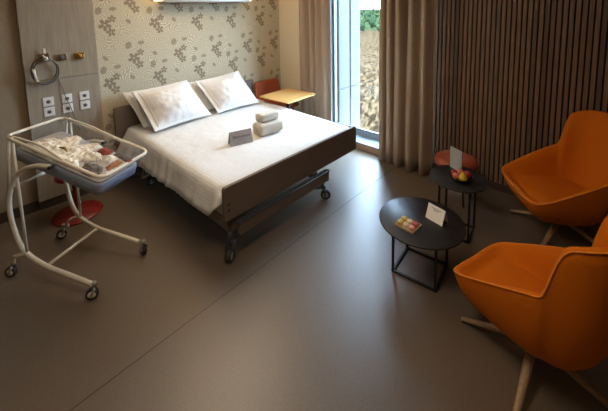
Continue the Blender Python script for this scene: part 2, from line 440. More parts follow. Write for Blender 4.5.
bm = B(); add_box(bm, (XG - 0.006, WY0 + 0.04, WZ0 + 0.08), (XG + 0.006, WY1 - 0.03, WZ1 - 0.05)); obj('window_pane', bm, M['glass'], wf)
bm = B(); add_box(bm, (XW - 0.002, WY1 - 0.014, WZ0), (XG - 0.03, WY1, WZ1)); obj('jamb_lining', bm, mat('jamb_grey', (120, 128, 136), 0.6, spec=0.2), wf)
bm = B(); add_box(bm, (XW - 0.078, WY0 + 0.01, WZ0 - 0.008), (XG - 0.03, WY1 - 0.01, WZ0), 0.002); obj('window_sill', bm, M['sill'], wf)

# ------------------------------------------------------------------ outside
bm = B(); add_box(bm, (4.6, -60, -3.1), (62, 160, -3.0)); struct('ground', bm, M['gravel'])
bm = B(); add_box(bm, (62, -200, -3.1), (700, 500, -3.02)); struct('meadow', bm, M['grass'])
# white cladding return beside the window: stepped panels with joints
bm = B()
xs = [3.96, 4.13, 4.27, 4.44, 4.56]; 
for i, (a, b) in enumerate(zip(xs, xs[1:])):
    dy = 0.0 if i % 2 == 0 else 0.02
    add_box(bm, (a + 0.003, 2.965 + dy, -3.0), (b - 0.003, 3.25, 0.655), 0.004, 1)
    add_box(bm, (a + 0.003, 2.965 + dy, 0.667), (b - 0.003, 3.25, 3.4), 0.004, 1)
struct('trim_4', bm, M['facade'])
bm = B(); add_box(bm, (3.955, 3.0, -3.0), (4.55, 3.24, 3.4)); struct('trim_5', bm, M['facade_joint'])

def tree_mesh(seed, h):
    random.seed(seed); bm = B()
    for k in range(9):
        a = random.uniform(0, 2 * PI); r = random.uniform(0.0, 0.33) * h; z = random.uniform(0.38, 0.82) * h
        rad = random.uniform(0.14, 0.24) * h
        rs = bmesh.ops.create_icosphere(bm, subdivisions=3, radius=rad)
        c = Vector((r * math.cos(a), r * math.sin(a), z))
        for v in rs['verts']:
            d = noise.noise(v.co * (7.0 / h) * 1.5 + c) * 0.45 + noise.noise(v.co * (26.0 / h) + c) * 0.3
            v.co = c + v.co * (1 + d)
    return bm
protos = []
LBL = ['dark green broad tree at the far edge of the gravel field', 'pale green rounded tree at the far edge of the gravel field']
for i in range(2):
    t = thing('tree', (0, 0, -3.0), LBL[i], 'tree', group='trees beyond the gravel field, ' + ('dark' if i == 0 else 'pale'))
    obj('foliage', tree_mesh(11 + i, 4.2), M['foliage' if i == 0 else 'foliage2'], t, True)
    bm = B(); add_tube(bm, [(0, 0, 0), (0.05, 0, 1.0), (0, 0.05, 2.2)], [0.16, 0.13, 0.08]); obj('trunk', bm, M['trunk'], t)
    protos.append(t)
random.seed(3)
first = [True, True]
dirb = Vector((0.90, 0.50)).normalized()   # line of sight through the window gap
def ray_dir(u):
    v = r_ * ((u - 303.8255) / 332.1456) + f_; return Vector((v.x, v.y)).normalized()
n = 0
for row, (dist, cnt) in enumerate(((64, 2), (73, 3), (84, 3), (98, 3), (118, 4), (148, 4), (200, 5), (290, 6))):
    for j in range(cnt):
        ddir = ray_dir(356 + (j + random.uniform(0.3, 0.7)) * 30 / cnt); d = dist + random.uniform(-2, 2)
        loc = (ddir.x * d, ddir.y * d, -3.02); k = (n * 5 + row) % 2
        sc = random.uniform(0.8, 1.0) * (0.62 + row * 0.06); rz = random.uniform(0, 6)
        if first[k]: o = protos[k]; first[k] = False; o.location = loc; o.rotation_euler = (0, 0, rz)
        else: o = dup(protos[k], LBL[k], loc=loc, rz=rz)
        o.scale = (sc * 0.8, sc * 0.8, sc); n += 1

# ------------------------------------------------------------------ curtains
def curtain(name, y0, y1, xc, z0, z1, nf, amp, seed, label, flare=0.0):
    random.seed(seed); NY, NZ = nf * 14, 14
    ph = [random.uniform(0.6, 1.4) for _ in range(nf)]; tot = sum(ph); acc = [0]
    for p in ph: acc.append(acc[-1] + p / tot)
    bm = B(); rings = []
    for j in range(NZ + 1):
        v = j / NZ; z = z0 + (z1 - z0) * v; row = []
        for i in range(NY + 1):
            u = i / NY
            k = 0
            while k < nf - 1 and u > acc[k + 1]: k += 1
            fu = (u - acc[k]) / (acc[k + 1] - acc[k])
            s = math.sin(fu * 2 * PI) + 0.25 * math.sin(fu * 4 * PI + 1 + k)
            a = amp * (0.8 + 0.2 * math.cos(v * 5 + k)) * (0.75 + 0.4 * ph[k] / 1.4)
            x = xc + a * s + 0.008 * math.sin(v * 4 + u * 9)
            yy = y0 + (y1 - y0) * u + 0.3 * amp * math.cos(fu * 2 * PI) * (1 - 0.3 * v) + flare * (u - 0.5) * (1 - v)
            row.append(Vector((x, yy, z)))
        rings.append(row)
    loft(bm, rings, closed=False)
    o = obj(name, bm, M['curtain'], None, True)
    md = o.modifiers.new('thickness', 'SOLIDIFY'); md.thickness = 0.004; md.offset = 0
    return tag(o, label, 'curtain', None)
curtain('curtain', 1.375, 2.01, 3.54, 0.0005, 2.70, 5, 0.058, 12, 'long taupe floor-length curtain between the window and the slatted wood wall', 0.02)
curtain('curtain', 2.83, 3.40, 3.59, 0.0005, 2.70, 4, 0.038, 9, 'long taupe floor-length curtain left of the window behind the small wooden table', 0.0)

# ------------------------------------------------------------------ head wall service panel, sockets, fittings
YP = 3.94
t = thing('service_panel', (0.76, 3.96, 0.08), 'tall grey wood-effect service panel left of the floral wallpaper', 'wall panel')
def loc_bm(t): return Matrix.Translation(-Vector(t.location))
bm = B(); add_box(bm, (0.452, YP, 0.09), (1.055, YB - 0.004, 1.262), 0.002); bmesh.ops.transform(bm, matrix=loc_bm(t), verts=bm.verts); obj('lower_board', bm, M['panel'], t)
bm = B(); add_box(bm, (0.452, YP, 1.267), (1.055, YB - 0.004, 2.7), 0.002); bmesh.ops.transform(bm, matrix=loc_bm(t), verts=bm.verts); obj('upper_board', bm, M['panel'], t)
bm = B(); add_box(bm, (0.46, YP + 0.012, 0.0), (1.05, YB - 0.004, 0.089), 0.002); bmesh.ops.transform(bm, matrix=loc_bm(t), verts=bm.verts); obj('plinth', bm, M['skirt'], t)

rows = {1: 'upper', 0: 'lower'}; cols = ['left', 'middle', 'right']
sock = None
for r in (1, 0):
    for c in range(3):
        lab = 'white wall socket in the %s row of the panel, %s of three' % (rows[r], ('first from the left', 'the middle one', 'last on the right')[c])
        loc = ((0.606, 0.756, 0.905)[c], YP, (0.955, 1.055)[r])
        if sock is None:
            sock = thing('wall_socket', loc, lab, 'socket', group='wall sockets on the service panel')
            bm = B(); add_box(bm, (-0.043, -0.010, -0.043), (0.043, 0.0, 0.043), 0.004); obj('cover_plate', bm, M['plastic'], sock)
            bm = B(); add_lathe(bm, [(0.019, 0), (0.019, -0.0035), (0.017, -0.004), (0.016, 0.003), (0, 0.003)][::-1], 20, mx=Matrix.Translation((0, -0.0125, 0)) @ Matrix.Rotation(PI / 2, 4, 'X'))
            obj('socket_well', bm, M['dplastic'], sock)
        else: dup(sock, lab, loc=loc)
for nm, x, z, m1, lab in (('gas_outlet', 0.745, 1.472, 'chrome', 'square chrome gas outlet in the middle of the panel, beside the hanging hose'), ('gas_outlet', 0.893, 1.470, 'brass', 'square brass-toned gas outlet at the right of the panel')):
    t = thing(nm, (x, YP, z), lab, 'gas outlet', group='gas outlets on the service panel')
    bm = B(); add_box(bm, (-0.042, -0.022, -0.032), (0.042, 0, 0.032), 0.005); obj('outlet_housing', bm, M[m1], t)
    bm = B(); add_lathe(bm, [(0, 0.022), (0.012, 0.022), (0.02, 0.018), (0.021, 0.0)], 20, mx=Matrix.Translation((0, -0.021, 0)) @ Matrix.Rotation(PI / 2, 4, 'X')); obj('outlet_port', bm, M['dplastic' if m1 == 'chrome' else 'brass'], t, True)
t = thing('flowmeter', (0.605, YP, 1.485), 'chrome oxygen flowmeter on a wall bracket with a coiled hose over it', 'flowmeter')
bm = B(); add_box(bm, (-0.042, -0.02, -0.035), (0.042, 0, 0.04), 0.005); obj('wall_bracket', bm, M['chrome'], t)
bm = B(); add_lathe(bm, [(0, 0.075), (0.018, 0.075), (0.022, 0.07), (0.022, 0.045), (0.015, 0.04), (0.015, 0.0)], 20, mx=Matrix.Translation((0, -0.019, -0.005)) @ Matrix.Rotation(PI / 2, 4, 'X')); obj('valve_knob', bm, M['chrome'], t, True)
bm = B(); add_lathe(bm, [(0.006, 0.045), (0.012, 0.05), (0.012, 0.09), (0.005, 0.10), (0, 0.10)], 14, origin=(0.005, -0.035, -0.01)); obj('gauge_tube', bm, M['plastic'], t, True)
hose = [(0.60, 3.86, 1.475), (0.54, 3.885, 1.47), (0.503, 3.91, 1.39), (0.512, 3.915, 1.30), (0.56, 3.915, 1.25), (0.64, 3.915, 1.255), (0.69, 3.915, 1.315), (0.695, 3.91, 1.40), (0.655, 3.885, 1.465), (0.61, 3.86, 1.485)]
t = thing('hose', (0.6, 3.9, 1.3), 'looped grey hose hanging from the chrome flowmeter with a cream handset', 'hose')
bm = B(); add_tube(bm, [Vector(p) - Vector((0.6, 3.9, 1.3)) for p in catmull(hose, 8)], 0.008, 8)
add_tube(bm, [Vector(p) - Vector((0.6, 3.9, 1.3)) + Vector((0.012, -0.006, -0.012)) for p in catmull(hose[1:-1], 8)], 0.006, 8)
obj('hose_loop', bm, M['tubegrey'], t)
bm = B(); add_tube(bm, [(-0.085, -0.012, 0.09), (-0.078, -0.012, 0.03), (-0.07, -0.012, -0.03)], [0.014, 0.011, 0.016], 12); obj('handset', bm, M['cream_metal'], t)
bm = B(); add_tube(bm, catmull([(0.69, 3.925, 1.30), (0.725, 3.93, 1.18), (0.745, 3.918, 1.07), (0.775, 3.915, 0.97), (0.80, 3.92, 0.86), (0.84, 3.93, 0.7)], 8), 0.0035, 6)
tag(obj('cable', bm, M['tubegrey']), 'thin grey cable running down the service panel past the sockets', 'cable')

# wall lamp above the bed
t = thing('wall_lamp', (2.36, 3.96, 2.0), 'long grey horizontal wall lamp over the bed glowing warm at both ends', 'lamp')
bm = B(); add_box(bm, (-0.62, -0.17, 0.0), (0.62, 0.015, 0.085), 0.012); obj('lamp_housing', bm, M['lampbody'], t)
bm = B(); add_box(bm, (-0.60, -0.14, 0.086), (0.60, -0.02, 0.092), 0.002, 1); obj('lamp_diffuser', bm, M['glow'], t)
for s in (-1, 1):
    bm = B(); add_box(bm, (s * 0.645 - 0.024, -0.13, 0.02), (s * 0.645 + 0.022, -0.0, 0.08), 0.004, 1); obj('end_diffuser', bm, M['glow_soft'], t)

# ------------------------------------------------------------------ bed
BX0, BX1, BYF, BYH = 1.275, 3.0, 2.03, 3.92
t = thing('hospital_bed', (2.14, 3.0, 0), 'double hospital bed with taupe head and foot boards standing on castors', 'bed')
L0 = Matrix.Translation((-2.14, -3.0, 0))
def part(name, bm, m_, smooth=False, p=None):
    bmesh.ops.transform(bm, matrix=L0, verts=bm.verts); return obj(name, bm, m_, p or t, smooth)
def rounded_board(bm, x0, x1, z0, z1, y0, y1, r):
    pts = []
    for cx_, cz, a0 in ((x1 - r, z1 - r, 0), (x0 + r, z1 - r, 90), (x0 + r, z0 + r, 180), (x1 - r, z0 + r, 270)):
        for k in range(6):
            a = math.radians(a0 + 90 * k / 5); pts.append((cx_ + r * math.cos(a), cz + r * math.sin(a)))
    rings = [[(px, yy, pz) for px, pz in pts] for yy in (y0, y1)]
    loft(bm, rings, True, True, True)
    for f in bm.faces: f.smooth = False
bm = B(); rounded_board(bm, BX0, BX1, 0.325, 0.592, BYF - 0.013, BYF + 0.015, 0.022); part('footboard', bm, M['bedboard'])
bm = B(); rounded_board(bm, 1.16, BX1 + 0.06, 0.36, 0.86, BYH - 0.015, BYH + 0.015, 0.02); part('headboard', bm, M['bedboard'])
for z in (0.455, 0.405):
    bm = B(); add_lathe(bm, [(0, 0.004), (0.009, 0.003), (0.011, 0)], 14, mx=Matrix.Translation((1.315, BYF - 0.013, z)) @ Matrix.Rotation(PI / 2, 4, 'X'))
    part('screw_cap', bm, M['rubber'], True)
bm = B()
add_box(bm, (BX0 + 0.03, BYF + 0.015, 0.23), (BX0 + 0.07, BYH - 0.02, 0.33), 0.004)
add_box(bm, (BX1 - 0.07, BYF + 0.5, 0.33), (BX1 - 0.03, BYH - 0.02, 0.40), 0.004)
add_box(bm, (BX0 + 0.05, BYF + 0.015, 0.20), (BX0 + 0.12, BYF + 0.06, 0.45), 0.004)
add_box(bm, (BX1 - 0.12, BYF + 0.015, 0.34), (BX1 - 0.05, BYF + 0.06, 0.45), 0.004)
for y in (2.4, 3.0, 3.55): add_box(bm, (BX0 + 0.07, y, 0.25), (BX1 - 0.07, y + 0.05, 0.31), 0.003)
add_box(bm, (1.45, 2.1, 0.20), (1.52, 3.8, 0.25), 0.004); add_box(bm, (2.36, 2.1, 0.20), (2.43, 3.8, 0.25), 0.004)
part('bed_frame', bm, M['bedmetal'])
bm = B(); add_box(bm, (1.368, 1.965, 0.195), (2.452, 2.013, 0.292), 0.008); part('foot_crossbar', bm, M['bedmetal'])
bm = B(); add_box(bm, (1.36, 1.962, 0.288), (2.46, 2.014, 0.302), 0.004); part('crossbar_cap', bm, M['beddark'])
for cx_, cy_, ang in ((1.325, 2.03, 0.5), (2.41, 2.02, 2.2), (1.40, 3.62, 0.3), (2.9, 3.62, 1.0)):
    c = Vector((cx_, cy_, 0)); dx, dy = math.cos(ang), math.sin(ang); ax = Vector((-dy, dx, 0))
    bm = B()
    add_tube(bm, [c + Vector((0, 0, 0.23)), c + Vector((0, 0, 0.13))], 0.02, 12)
    for s in (-1, 1):
        p = [c + Vector((0, 0, 0.15)) + ax * s * 0.03, c + Vector((-dx * 0.02, -dy * 0.02, 0.095)) + ax * s * 0.034, c + Vector((-dx * 0.03, -dy * 0.03, 0.05)) + ax * s * 0.034]
        add_tube(bm, p, [0.010, 0.011, 0.009], 8)
    add_tube(bm, [c + Vector((0, 0, 0.14)) - ax * 0.035, c + Vector((0, 0, 0.14)) + ax * 0.035], 0.02, 10)
    add_tube(bm, [c + Vector((dx * 0.0, dy * 0.0, 0.12)), c + Vector((dx * 0.075, dy * 0.075, 0.10))], [0.012, 0.007], 8)
    cs = part('castor', bm, M['beddark'])
    bm = B(); q = Vector((-dx, -dy, 0))
    mx = Matrix((q, Vector((0, 0, 1)), ax)).transposed().to_4x4(); mx.translation = c + Vector((-dx * 0.03, -dy * 0.03, 0.0495))
    add_lathe(bm, [(0.03, -0.024), (0.038, -0.026), (0.049, -0.016), (0.049, 0.016), (0.038, 0.026), (0.03, 0.024)], 24, mx=mx); part('castor_wheel', bm, M['rubber'], True, cs)
    bm = B(); add_lathe(bm, [(0, -0.027), (0.012, -0.027), (0.034, -0.022), (0.034, 0.022), (0.012, 0.027), (0, 0.027)], 24, mx=mx); part('wheel_hub', bm, M['wheelgrey'], True, cs)
def bed_z(y):
    return 0.575 + 0.045 * max(0, (y - 2.2) / 1.7) ** 1.3
bm = B(); rings = []
for k in range(9):
    y = 2.065 + (3.89 - 2.065) * k / 8; z = bed_z(y) - 0.02
    rings.append([(1.30, y, 0.345), (1.285, y, z - 0.06), (1.32, y, z), (2.96, y, z), (2.99, y, z - 0.06), (2.97, y, 0.345)])
loft(bm, rings, True, True, True); part('mattress', bm, M['mattress'])
# cord under the bed
bm = B(); add_tube(bm, catmull([(1.33, 3.55, 0.33), (1.26, 3.5, 0.24), (1.22, 3.42, 0.22), (1.2, 3.3, 0.27), (1.30, 3.25, 0.33)], 8), 0.006, 6)
part('bed_cable', bm, M['wheelgrey'])

# sheet
def sheet():
    bm = B(); uvl = bm.loops.layers.uv.new('UVMap')
    NY, prof_n = 74, 0; rows = []; us = []
    y0, y1 = 2.052, 3.885
    for j in range(NY + 1):
        v = j / NY; y = y0 + (y1 - y0) * v
        zt = bed_z(y) + 0.006
        e = min(1, (y - y0) / 0.10); rnd = 0.05 * (1 - math.sqrt(max(0, 1 - (1 - e) ** 2)))
        zt -= rnd
        w = noise.noise(Vector((y * 5.5, 3, 0))); w2 = noise.noise(Vector((y * 14, 7, 0)))
        hemL = 0.365 + 0.03 * w - 0.03 * v + 0.02 * w2 + (0.0 if v > 0.05 else 0.10 * (1 - v / 0.05))
        xin = 1.262 + 0.06 * rnd / 0.05; 
        w3 = noise.noise(Vector((y * 27, 1.5, 4))); fl = 0.05 + 0.04 * w + 0.03 * w2 + 0.012 * w3 + 0.10 * max(0, (v - 0.72) / 0.28) ** 1.3
        pts = [(xin - fl - 0.01, hemL), (xin - fl * 0.86, hemL + (zt - hemL) * 0.2), (xin - fl * 0.62, hemL + (zt - hemL) * 0.42), (xin - fl * 0.3, hemL + (zt - hemL) * 0.66), (xin - 0.004, zt - 0.04), (xin + 0.012, zt - 0.014), (xin + 0.045, zt - 0.001)]
        nt_ = 44; xr = 3.0 - 0.06 * rnd / 0.05
        for k in range(1, nt_): pts.append((xin + 0.045 + (xr - 0.045 - xin - 0.045) * k / nt_, zt))
        pts += [(xr - 0.045, zt - 0.001), (xr - 0.012, zt - 0.014), (xr + 0.004, zt - 0.04), (xr + 0.02, zt - 0.14), (xr + 0.03, 0.36 + 0.02 * w)]
        row = []; arc = []; acc = 0; prev = None
        for k, (x, z) in enumerate(pts):
            yy = y
            if 6 < k < len(pts) - 6:
                z += 0.0035 * noise.noise(Vector((x * 4, y * 3, 1))) + 0.002 * noise.noise(Vector((x * 13, y * 9, 5)))
                # soft ridges where the sheet was folded
                for yc, s in ((2.28, 1), (2.75, 1)):
                    z += 0.003 * math.exp(-((y - yc - 0.04 * (x - 2)) / 0.012) ** 2)
            p = Vector((x, yy, z)); 
            if prev is not None: acc += (p - prev).length
            prev = p; row.append(p); arc.append(acc)
        rows.append(row); us.append(arc)
    V = [[bm.verts.new(p) for p in r] for r in rows]
    for j in range(NY):
        for k in range(len(V[0]) - 1):
            f = bm.faces.new((V[j][k], V[j][k + 1], V[j + 1][k + 1], V[j + 1][k])); f.smooth = True
            for lp, (jj, kk) in zip(f.loops, ((j, k), (j, k + 1), (j + 1, k + 1), (j + 1, k))): lp[uvl].uv = (us[jj][kk], rows[jj][0].y)
    # foot end drop tucked behind the board
    a = V[0]; b = [bm.verts.new(Vector((v.co.x, v.co.y - 0.001, min(v.co.z, 0.50) - 0.0))) for v in a]
    for k in range(7, len(a) - 7):
        bm.faces.new((a[k], a[k + 1], b[k + 1], b[k]))
    bmesh.ops.delete(bm, geom=[v for v in bm.verts if not v.link_faces], context='VERTS')
    o = obj('bed_sheet', bm, M['sheet']); o.modifiers.new('t', 'SOLIDIFY').thickness = 0.003
    for p in o.data.polygons: p.use_smooth = True
    return tag(o, 'white striped bed sheet stretched over the mattress, hanging loose at the side', 'bed sheet')
sheet()

# pillows: corners BL BR TR TL in world space
def pillow(BL, BR, TR, TL, th, label, seed, flange=True):
    BL, BR, TR, TL = map(Vector, (BL, BR, TR, TL)); c = (BL + BR + TR + TL) / 4
    nrm = ((BR - BL).cross(TL - BL)).normalized()
    if nrm.y > 0: nrm = -nrm
    N = 34; bm = B(); uvl = bm.loops.layers.uv.new('UVMap')
    f0 = 0.07
    def pt(u, v, side):
        # inward curve of the edges between the pulled corners
        uu = u + 0.02 * math.sin(PI * v) * (0.5 - u) * 2 ; vv = v + 0.025 * math.sin(PI * u) * (0.5 - v) * 2
        p = BL * (1 - uu) * (1 - vv) + BR * uu * (1 - vv) + TR * uu * vv + TL * (1 - uu) * vv
        a = max(0, min((u - f0) / (1 - 2 * f0), 1)); b_ = max(0, min((v - f0 * 0.6) / (1 - 1.2 * f0), 1))
        h = (max(0, 4 * a * (1 - a)) ** 0.75) * (max(0, 4 * b_ * (1 - b_)) ** 0.75)
        w = 0.020 * noise.noise(Vector((u * 3.2 + seed, v * 3.2, 0))) + 0.010 * noise.noise(Vector((u * 14 + seed, v * 11, 2)))
        edge = 0.004
        sag = -0.0
        return p + nrm * (side * (th * h * 0.5 * (1.15 - 0.3 * v) + edge) + w * (0.4 + h) * (1 if side > 0 else 0.5)) - c
    G = {}
    for s in (1, -1):
        for i in range(N + 1):
            for j in range(N + 1):
                G[s, i, j] = bm.verts.new(pt(i / N, j / N, s))
        for i in range(N):
            for j in range(N):
                q = (G[s, i, j], G[s, i + 1, j], G[s, i + 1, j + 1], G[s, i, j + 1])
                f = bm.faces.new(q); f.smooth = True
                for lp, (a, b_) in zip(f.loops, ((i, j), (i + 1, j), (i + 1, j + 1), (i, j + 1))): lp[uvl].uv = (a / N * 0.66, b_ / N * 0.5)
    for i in range(N):
        for e in ((i, 0, i + 1, 0), (i, N, i + 1, N), (0, i, 0, i + 1), (N, i, N, i + 1)):
            bm.faces.new((G[1, e[0], e[1]], G[1, e[2], e[3]], G[-1, e[2], e[3]], G[-1, e[0], e[1]]))
    root = thing('pillow', c, label, 'pillow', group='pillows leaning on the headboard')
    obj('pillowcase', bm, M['pillow'], root, True)
    # stitched flange line
    bm = B(); pts = [pt(0.085, k / 30, 1) + nrm * 0.004 for k in range(2, 29)]
    add_tube(bm, pts, 0.004, 6); obj('flange_seam', bm, M['pillow'], root)
    return root
zt = 0.625
pillow((1.385, 3.44, zt + .02), (2.09, 3.50, zt + 0.02), (1.97, 3.83, 1.045), (1.31, 3.80, 1.035), 0.30, 'white striped pillow leaning at the front on the left half of the bed', 1)
pillow((2.17, 3.475, zt + .02), (2.80, 3.45, zt + 0.02), (2.74, 3.82, 1.045), (2.06, 3.80, 1.015), 0.30, 'white striped pillow leaning at the front on the right half of the bed', 5)
pillow((1.36, 3.66, zt + .02), (2.02, 3.70, zt + 0.02), (1.90, 3.885, 0.99), (1.24, 3.885, 1.02), 0.09, 'white pillow behind the left front pillow, only its edge showing', 9)
pillow((2.06, 3.66, zt + .02), (2.72, 3.68, zt + 0.02), (2.62, 3.885, 0.97), (2.0, 3.885, 1.0), 0.09, 'white pillow behind the right front pillow, only its edge showing', 13)

# towels and card on the bed
def towel_roll(name, c, ax, L, r, ry, label, seed, layers):
    ax = Vector(ax).normalized(); up = Vector((0, 0, 1)); sd = up.cross(ax).normalized()
    mw = Matrix((ax, sd, up)).transposed().to_4x4(); mw.translation = Vector(c)
    t = thing(name, None, label, 'towel', mw=mw)
    bm = B(); rings = []
    n = 28
    for k in range(17):
        x = -L / 2 + L * k / 16; e = min(1, min(k, 16 - k) / 1.5); s = 0.90 + 0.10 * math.sqrt(max(0, 1 - (1 - e) ** 2))
        ring = []
        for i in range(n):
            a = 2 * PI * i / n; sq = 3.6
            cx_ = math.copysign(abs(math.cos(a)) ** (2 / sq), math.cos(a)); sy = math.copysign(abs(math.sin(a)) ** (2 / sq), math.sin(a))
            w = 1 + 0.05 * noise.noise(Vector((x * 12 + seed, a, 0)))
            ring.append(Vector((x, cx_ * ry * s * w, r + sy * r * s * w)))
        rings.append(ring)
    loft(bm, rings, True, True, True); obj('rolled_body', bm, M['towel'], t, True)
    for s in (-1, 1):
        bm = B(); pts = []
        for k in range(30):
            a = k / 29 * 4 * PI; rr = 0.15 + 0.75 * k / 29
            pts.append((s * (L / 2 + 0.001), math.cos(a) * ry * rr * 0.85, r + math.sin(a) * r * rr * 0.85))
        add_tube(bm, pts, 0.0035, 5); obj('roll_spiral', bm, M['towel'], t)
    bm = B()
    add_tube(bm, [(-L / 2 + 0.02 + (L - 0.04) * k / 10, ry * 0.93, r * 1.25) for k in range(11)], 0.004, 6); obj('folded_edge', bm, M['towel'], t)
    return t
zb = bed_z(2.75) + 0.006
towel_roll('towel', (2.245, 2.63, zb), (0.99, -0.10, 0), 0.285, 0.064, 0.092, 'larger cream towel rolled up on the bed, underneath the smaller one', 2, 2)
towel_roll('towel', (2.255, 2.65, zb + 0.130), (0.99, -0.06, 0), 0.225, 0.044, 0.066, 'smaller cream folded towel on top of the rolled towel on the bed', 7, 2)

zc = bed_z(2.6) + 0.008
def tent_card(name, A, Bp, H, spread, back, m_, label):
    A = Vector(A); Bp = Vector(Bp); ax = (Bp - A).normalized(); up = Vector((0, 0, 1)); nb = ax.cross(up).normalized()
    if nb.dot(Vector(back)) < 0: nb = -nb
    W = (Bp - A).length; mid = (A + Bp) / 2
    mw = Matrix((ax, nb, up)).transposed().to_4x4() if ax.cross(nb).dot(up) > 0 else Matrix((ax, nb, up)).transposed().to_4x4()
    mw.translation = mid
    t = thing(name, None, label, 'card', mw=mw)
    top = Vector((0, spread / 2, H))
    for nm, y0 in (('front_leaf', 0.0), ('back_leaf', spread)):
        bm = B(); th = 0.0012 * (1 if y0 == 0 else -1)
        v = [Vector((-W / 2, y0, 0)), Vector((W / 2, y0, 0)), Vector((W / 2, top.y, H)), Vector((-W / 2, top.y, H))]
        loft(bm, [v, [p + Vector((0, th, 0)) for p in v]], True, True, True)
        for f in bm.faces: f.smooth = False
        obj(nm, bm, m_, t)
    th = math.atan2(spread / 2, H)
    mx = frame((0, -0.0008, 0), (1, 0, 0), (0, math.sin(th), math.cos(th)))
    return t, mx, W, H / math.cos(th)
t, mx, W, hh = tent_card('greeting_card', (1.757, 2.615, zc), (1.975, 2.55, zc), 0.128, 0.09, (0, 1, 0), M['greycard'], 'grey folded greeting card with script lettering on the bed beside the towels')
text_mesh('lettering', 'Bienvenue', 0.044, M['ink'], t, mx @ Matrix.Translation((0, hh * 0.58, 0)), 0.3)
bm = B(); add_box(bm, (-0.035, hh * 0.36 - 0.0015, 0.0), (0.03, hh * 0.36 + 0.0015, 0.0006), mx=mx); obj('small_print', bm, M['inkgrey'], t)

# ------------------------------------------------------------------ bassinet on a rolling stand
ev = Vector((0.46, -0.888, 0)).normalized(); nv = Vector((-ev.y, ev.x, 0))
NL, NR = 1.567, 1.985; NC = (NL + NR) / 2
O = ev * (-2.25) + nv * NC
t = thing('bassinet', None, 'hospital baby bassinet with clear tub on a cream tubular stand with castors', 'bassinet', mw=Matrix.Translation(O))
def E(e, n, z): return ev * e + nv * n + Vector((0, 0, z)) - O
left = [(-2.19, .89), (-2.328, .881), (-2.486, .813), (-2.60, .64), (-2.615, .45), (-2.539, .245), (-2.36, .155), (-2.15, .125), (-1.93, .098)]
for n, nm in ((NL, 'side_frame'), (NR, 'side_frame')):
    bm = B(); add_tube(bm, catmull([E(e, n, z) for e, z in left], 8), 0.0155, 12)
    add_tube(bm, [E(-2.512, n, 1.065), E(-2.50, n, 0.215)], 0.0095, 10)
    add_tube(bm, [E(-2.545, n, 1.05), E(-2.606, n, 0.66)], 0.0095, 10)
    sg = -1 if n == NL else 1
    add_tube(bm, catmull([E(-2.515, n, 0.21), E(-2.58, n + 0.02 * sg, 0.19), E(-2.64, n + 0.0 * sg, 0.155), E(-2.65, n, 0.10)], 6), 0.011, 10)
    obj(nm, bm, M['cream_metal'], t)
for e_, z_ in ((-2.33, 0.145), (-2.56, 0.70)):
    bm = B(); add_tube(bm, [E(e_, NL, z_), E(e_, NR, z_)], 0.012, 10); obj('crossbar', bm, M['cream_metal'], t)
for n, s in ((NL, -1), (NR, 1)):
    bm = B(); add_tube(bm, [E(-2.185, n + 0.018 * s, 0.89), E(-2.185, n - 0.02 * s, 0.89)], 0.011, 12)
    obj('tilt_knob', bm, M['rubber'], t)
for e, n, a in ((-1.915, NL, 0.6), (-1.885, NR, -0.5), (-2.66, NL, 0.3), (-2.70, NR, 0.9)):
    c = E(e, n, 0.0); zc_ = 0.0
    c.z = 0
    dv = (ev * math.cos(a) + nv * math.sin(a)); axv = Vector((-dv.y, dv.x, 0))
    bm = B(); add_tube(bm, [c + Vector((0, 0, 0.12)), c + Vector((0, 0, 0.088))], 0.013, 10)
    for s in (-1, 1): add_tube(bm, [c + Vector((0, 0, 0.088)) + axv * s * 0.012, c + axv * s * 0.022 + Vector((0, 0, 0.075)), c + axv * s * 0.022 - dv * 0.018 + Vector((0, 0, 0.04))], [0.007, 0.008, 0.007], 8)
    cs = obj('castor', bm, M['wheelgrey'], t)
    mx = Matrix((dv, Vector((0, 0, 1)), axv)).transposed().to_4x4(); mx.translation = c - dv * 0.018 + Vector((0, 0, 0.0385))
    bm = B(); add_lathe(bm, [(0.026, -0.016), (0.034, -0.016), (0.038, -0.010), (0.038, 0.010), (0.034, 0.016), (0.026, 0.016)], 24, mx=mx); obj('castor_tyre', bm, M['rubber'], cs, True)
    bm = B(); add_lathe(bm, [(0, -0.018), (0.012, -0.018), (0.027, -0.012), (0.027, 0.012), (0.012, 0.018), (0, 0.018)], 24, mx=mx); obj('castor_hub', bm, M['cream_metal'], cs, True)
# tub: local frame following the tilt
tl = Vector((0.77, 0, -0.195)); A3 = (ev * tl.x + Vector((0, 0, tl.z))).normalized(); C3 = nv.cross(A3)
if C3.z < 0: C3 = -C3
TC = ev * (-2.178) + nv * NC + Vector((0, 0, 0.962)) - O
def T(a, b_, c_): return TC + A3 * a + nv * b_ + C3 * c_
def rrect(ha, hb, r, c_, n=7, sag=0.0):
    out = []
    for ca, cb, a0 in ((ha - r, hb - r, 0), (-ha + r, hb - r, 90), (-ha + r, -hb + r, 180), (ha - r, -hb + r, 270)):
        for k in range(n):
            an = math.radians(a0 + 90 * k / (n - 1)); out.append(T(ca + r * math.cos(an), cb + r * math.sin(an), c_))
    return out
HA, HB = 0.418, 0.208
bm = B(); add_tube(bm, rrect(HA, HB, 0.055, 0.0), 0.0115, 12, closed=True); obj('rim_tube', bm, M['cream_metal'], t)
bm = B()
for s in (-1, 1):
    pts = catmull([T(-HA + 0.03, s * (HB - 0.01), 0.008), T(-0.27, s * (HB - 0.016), 0.022), T(-0.12, s * (HB - 0.018), 0.030), T(0.0, s * (HB - 0.012), 0.018), T(0.10, s * (HB - 0.004), 0.008)], 8)
    add_tube(bm, pts, 0.0075, 8)
obj('lift_handle', bm, M['cream_metal'], t)
bm = B()
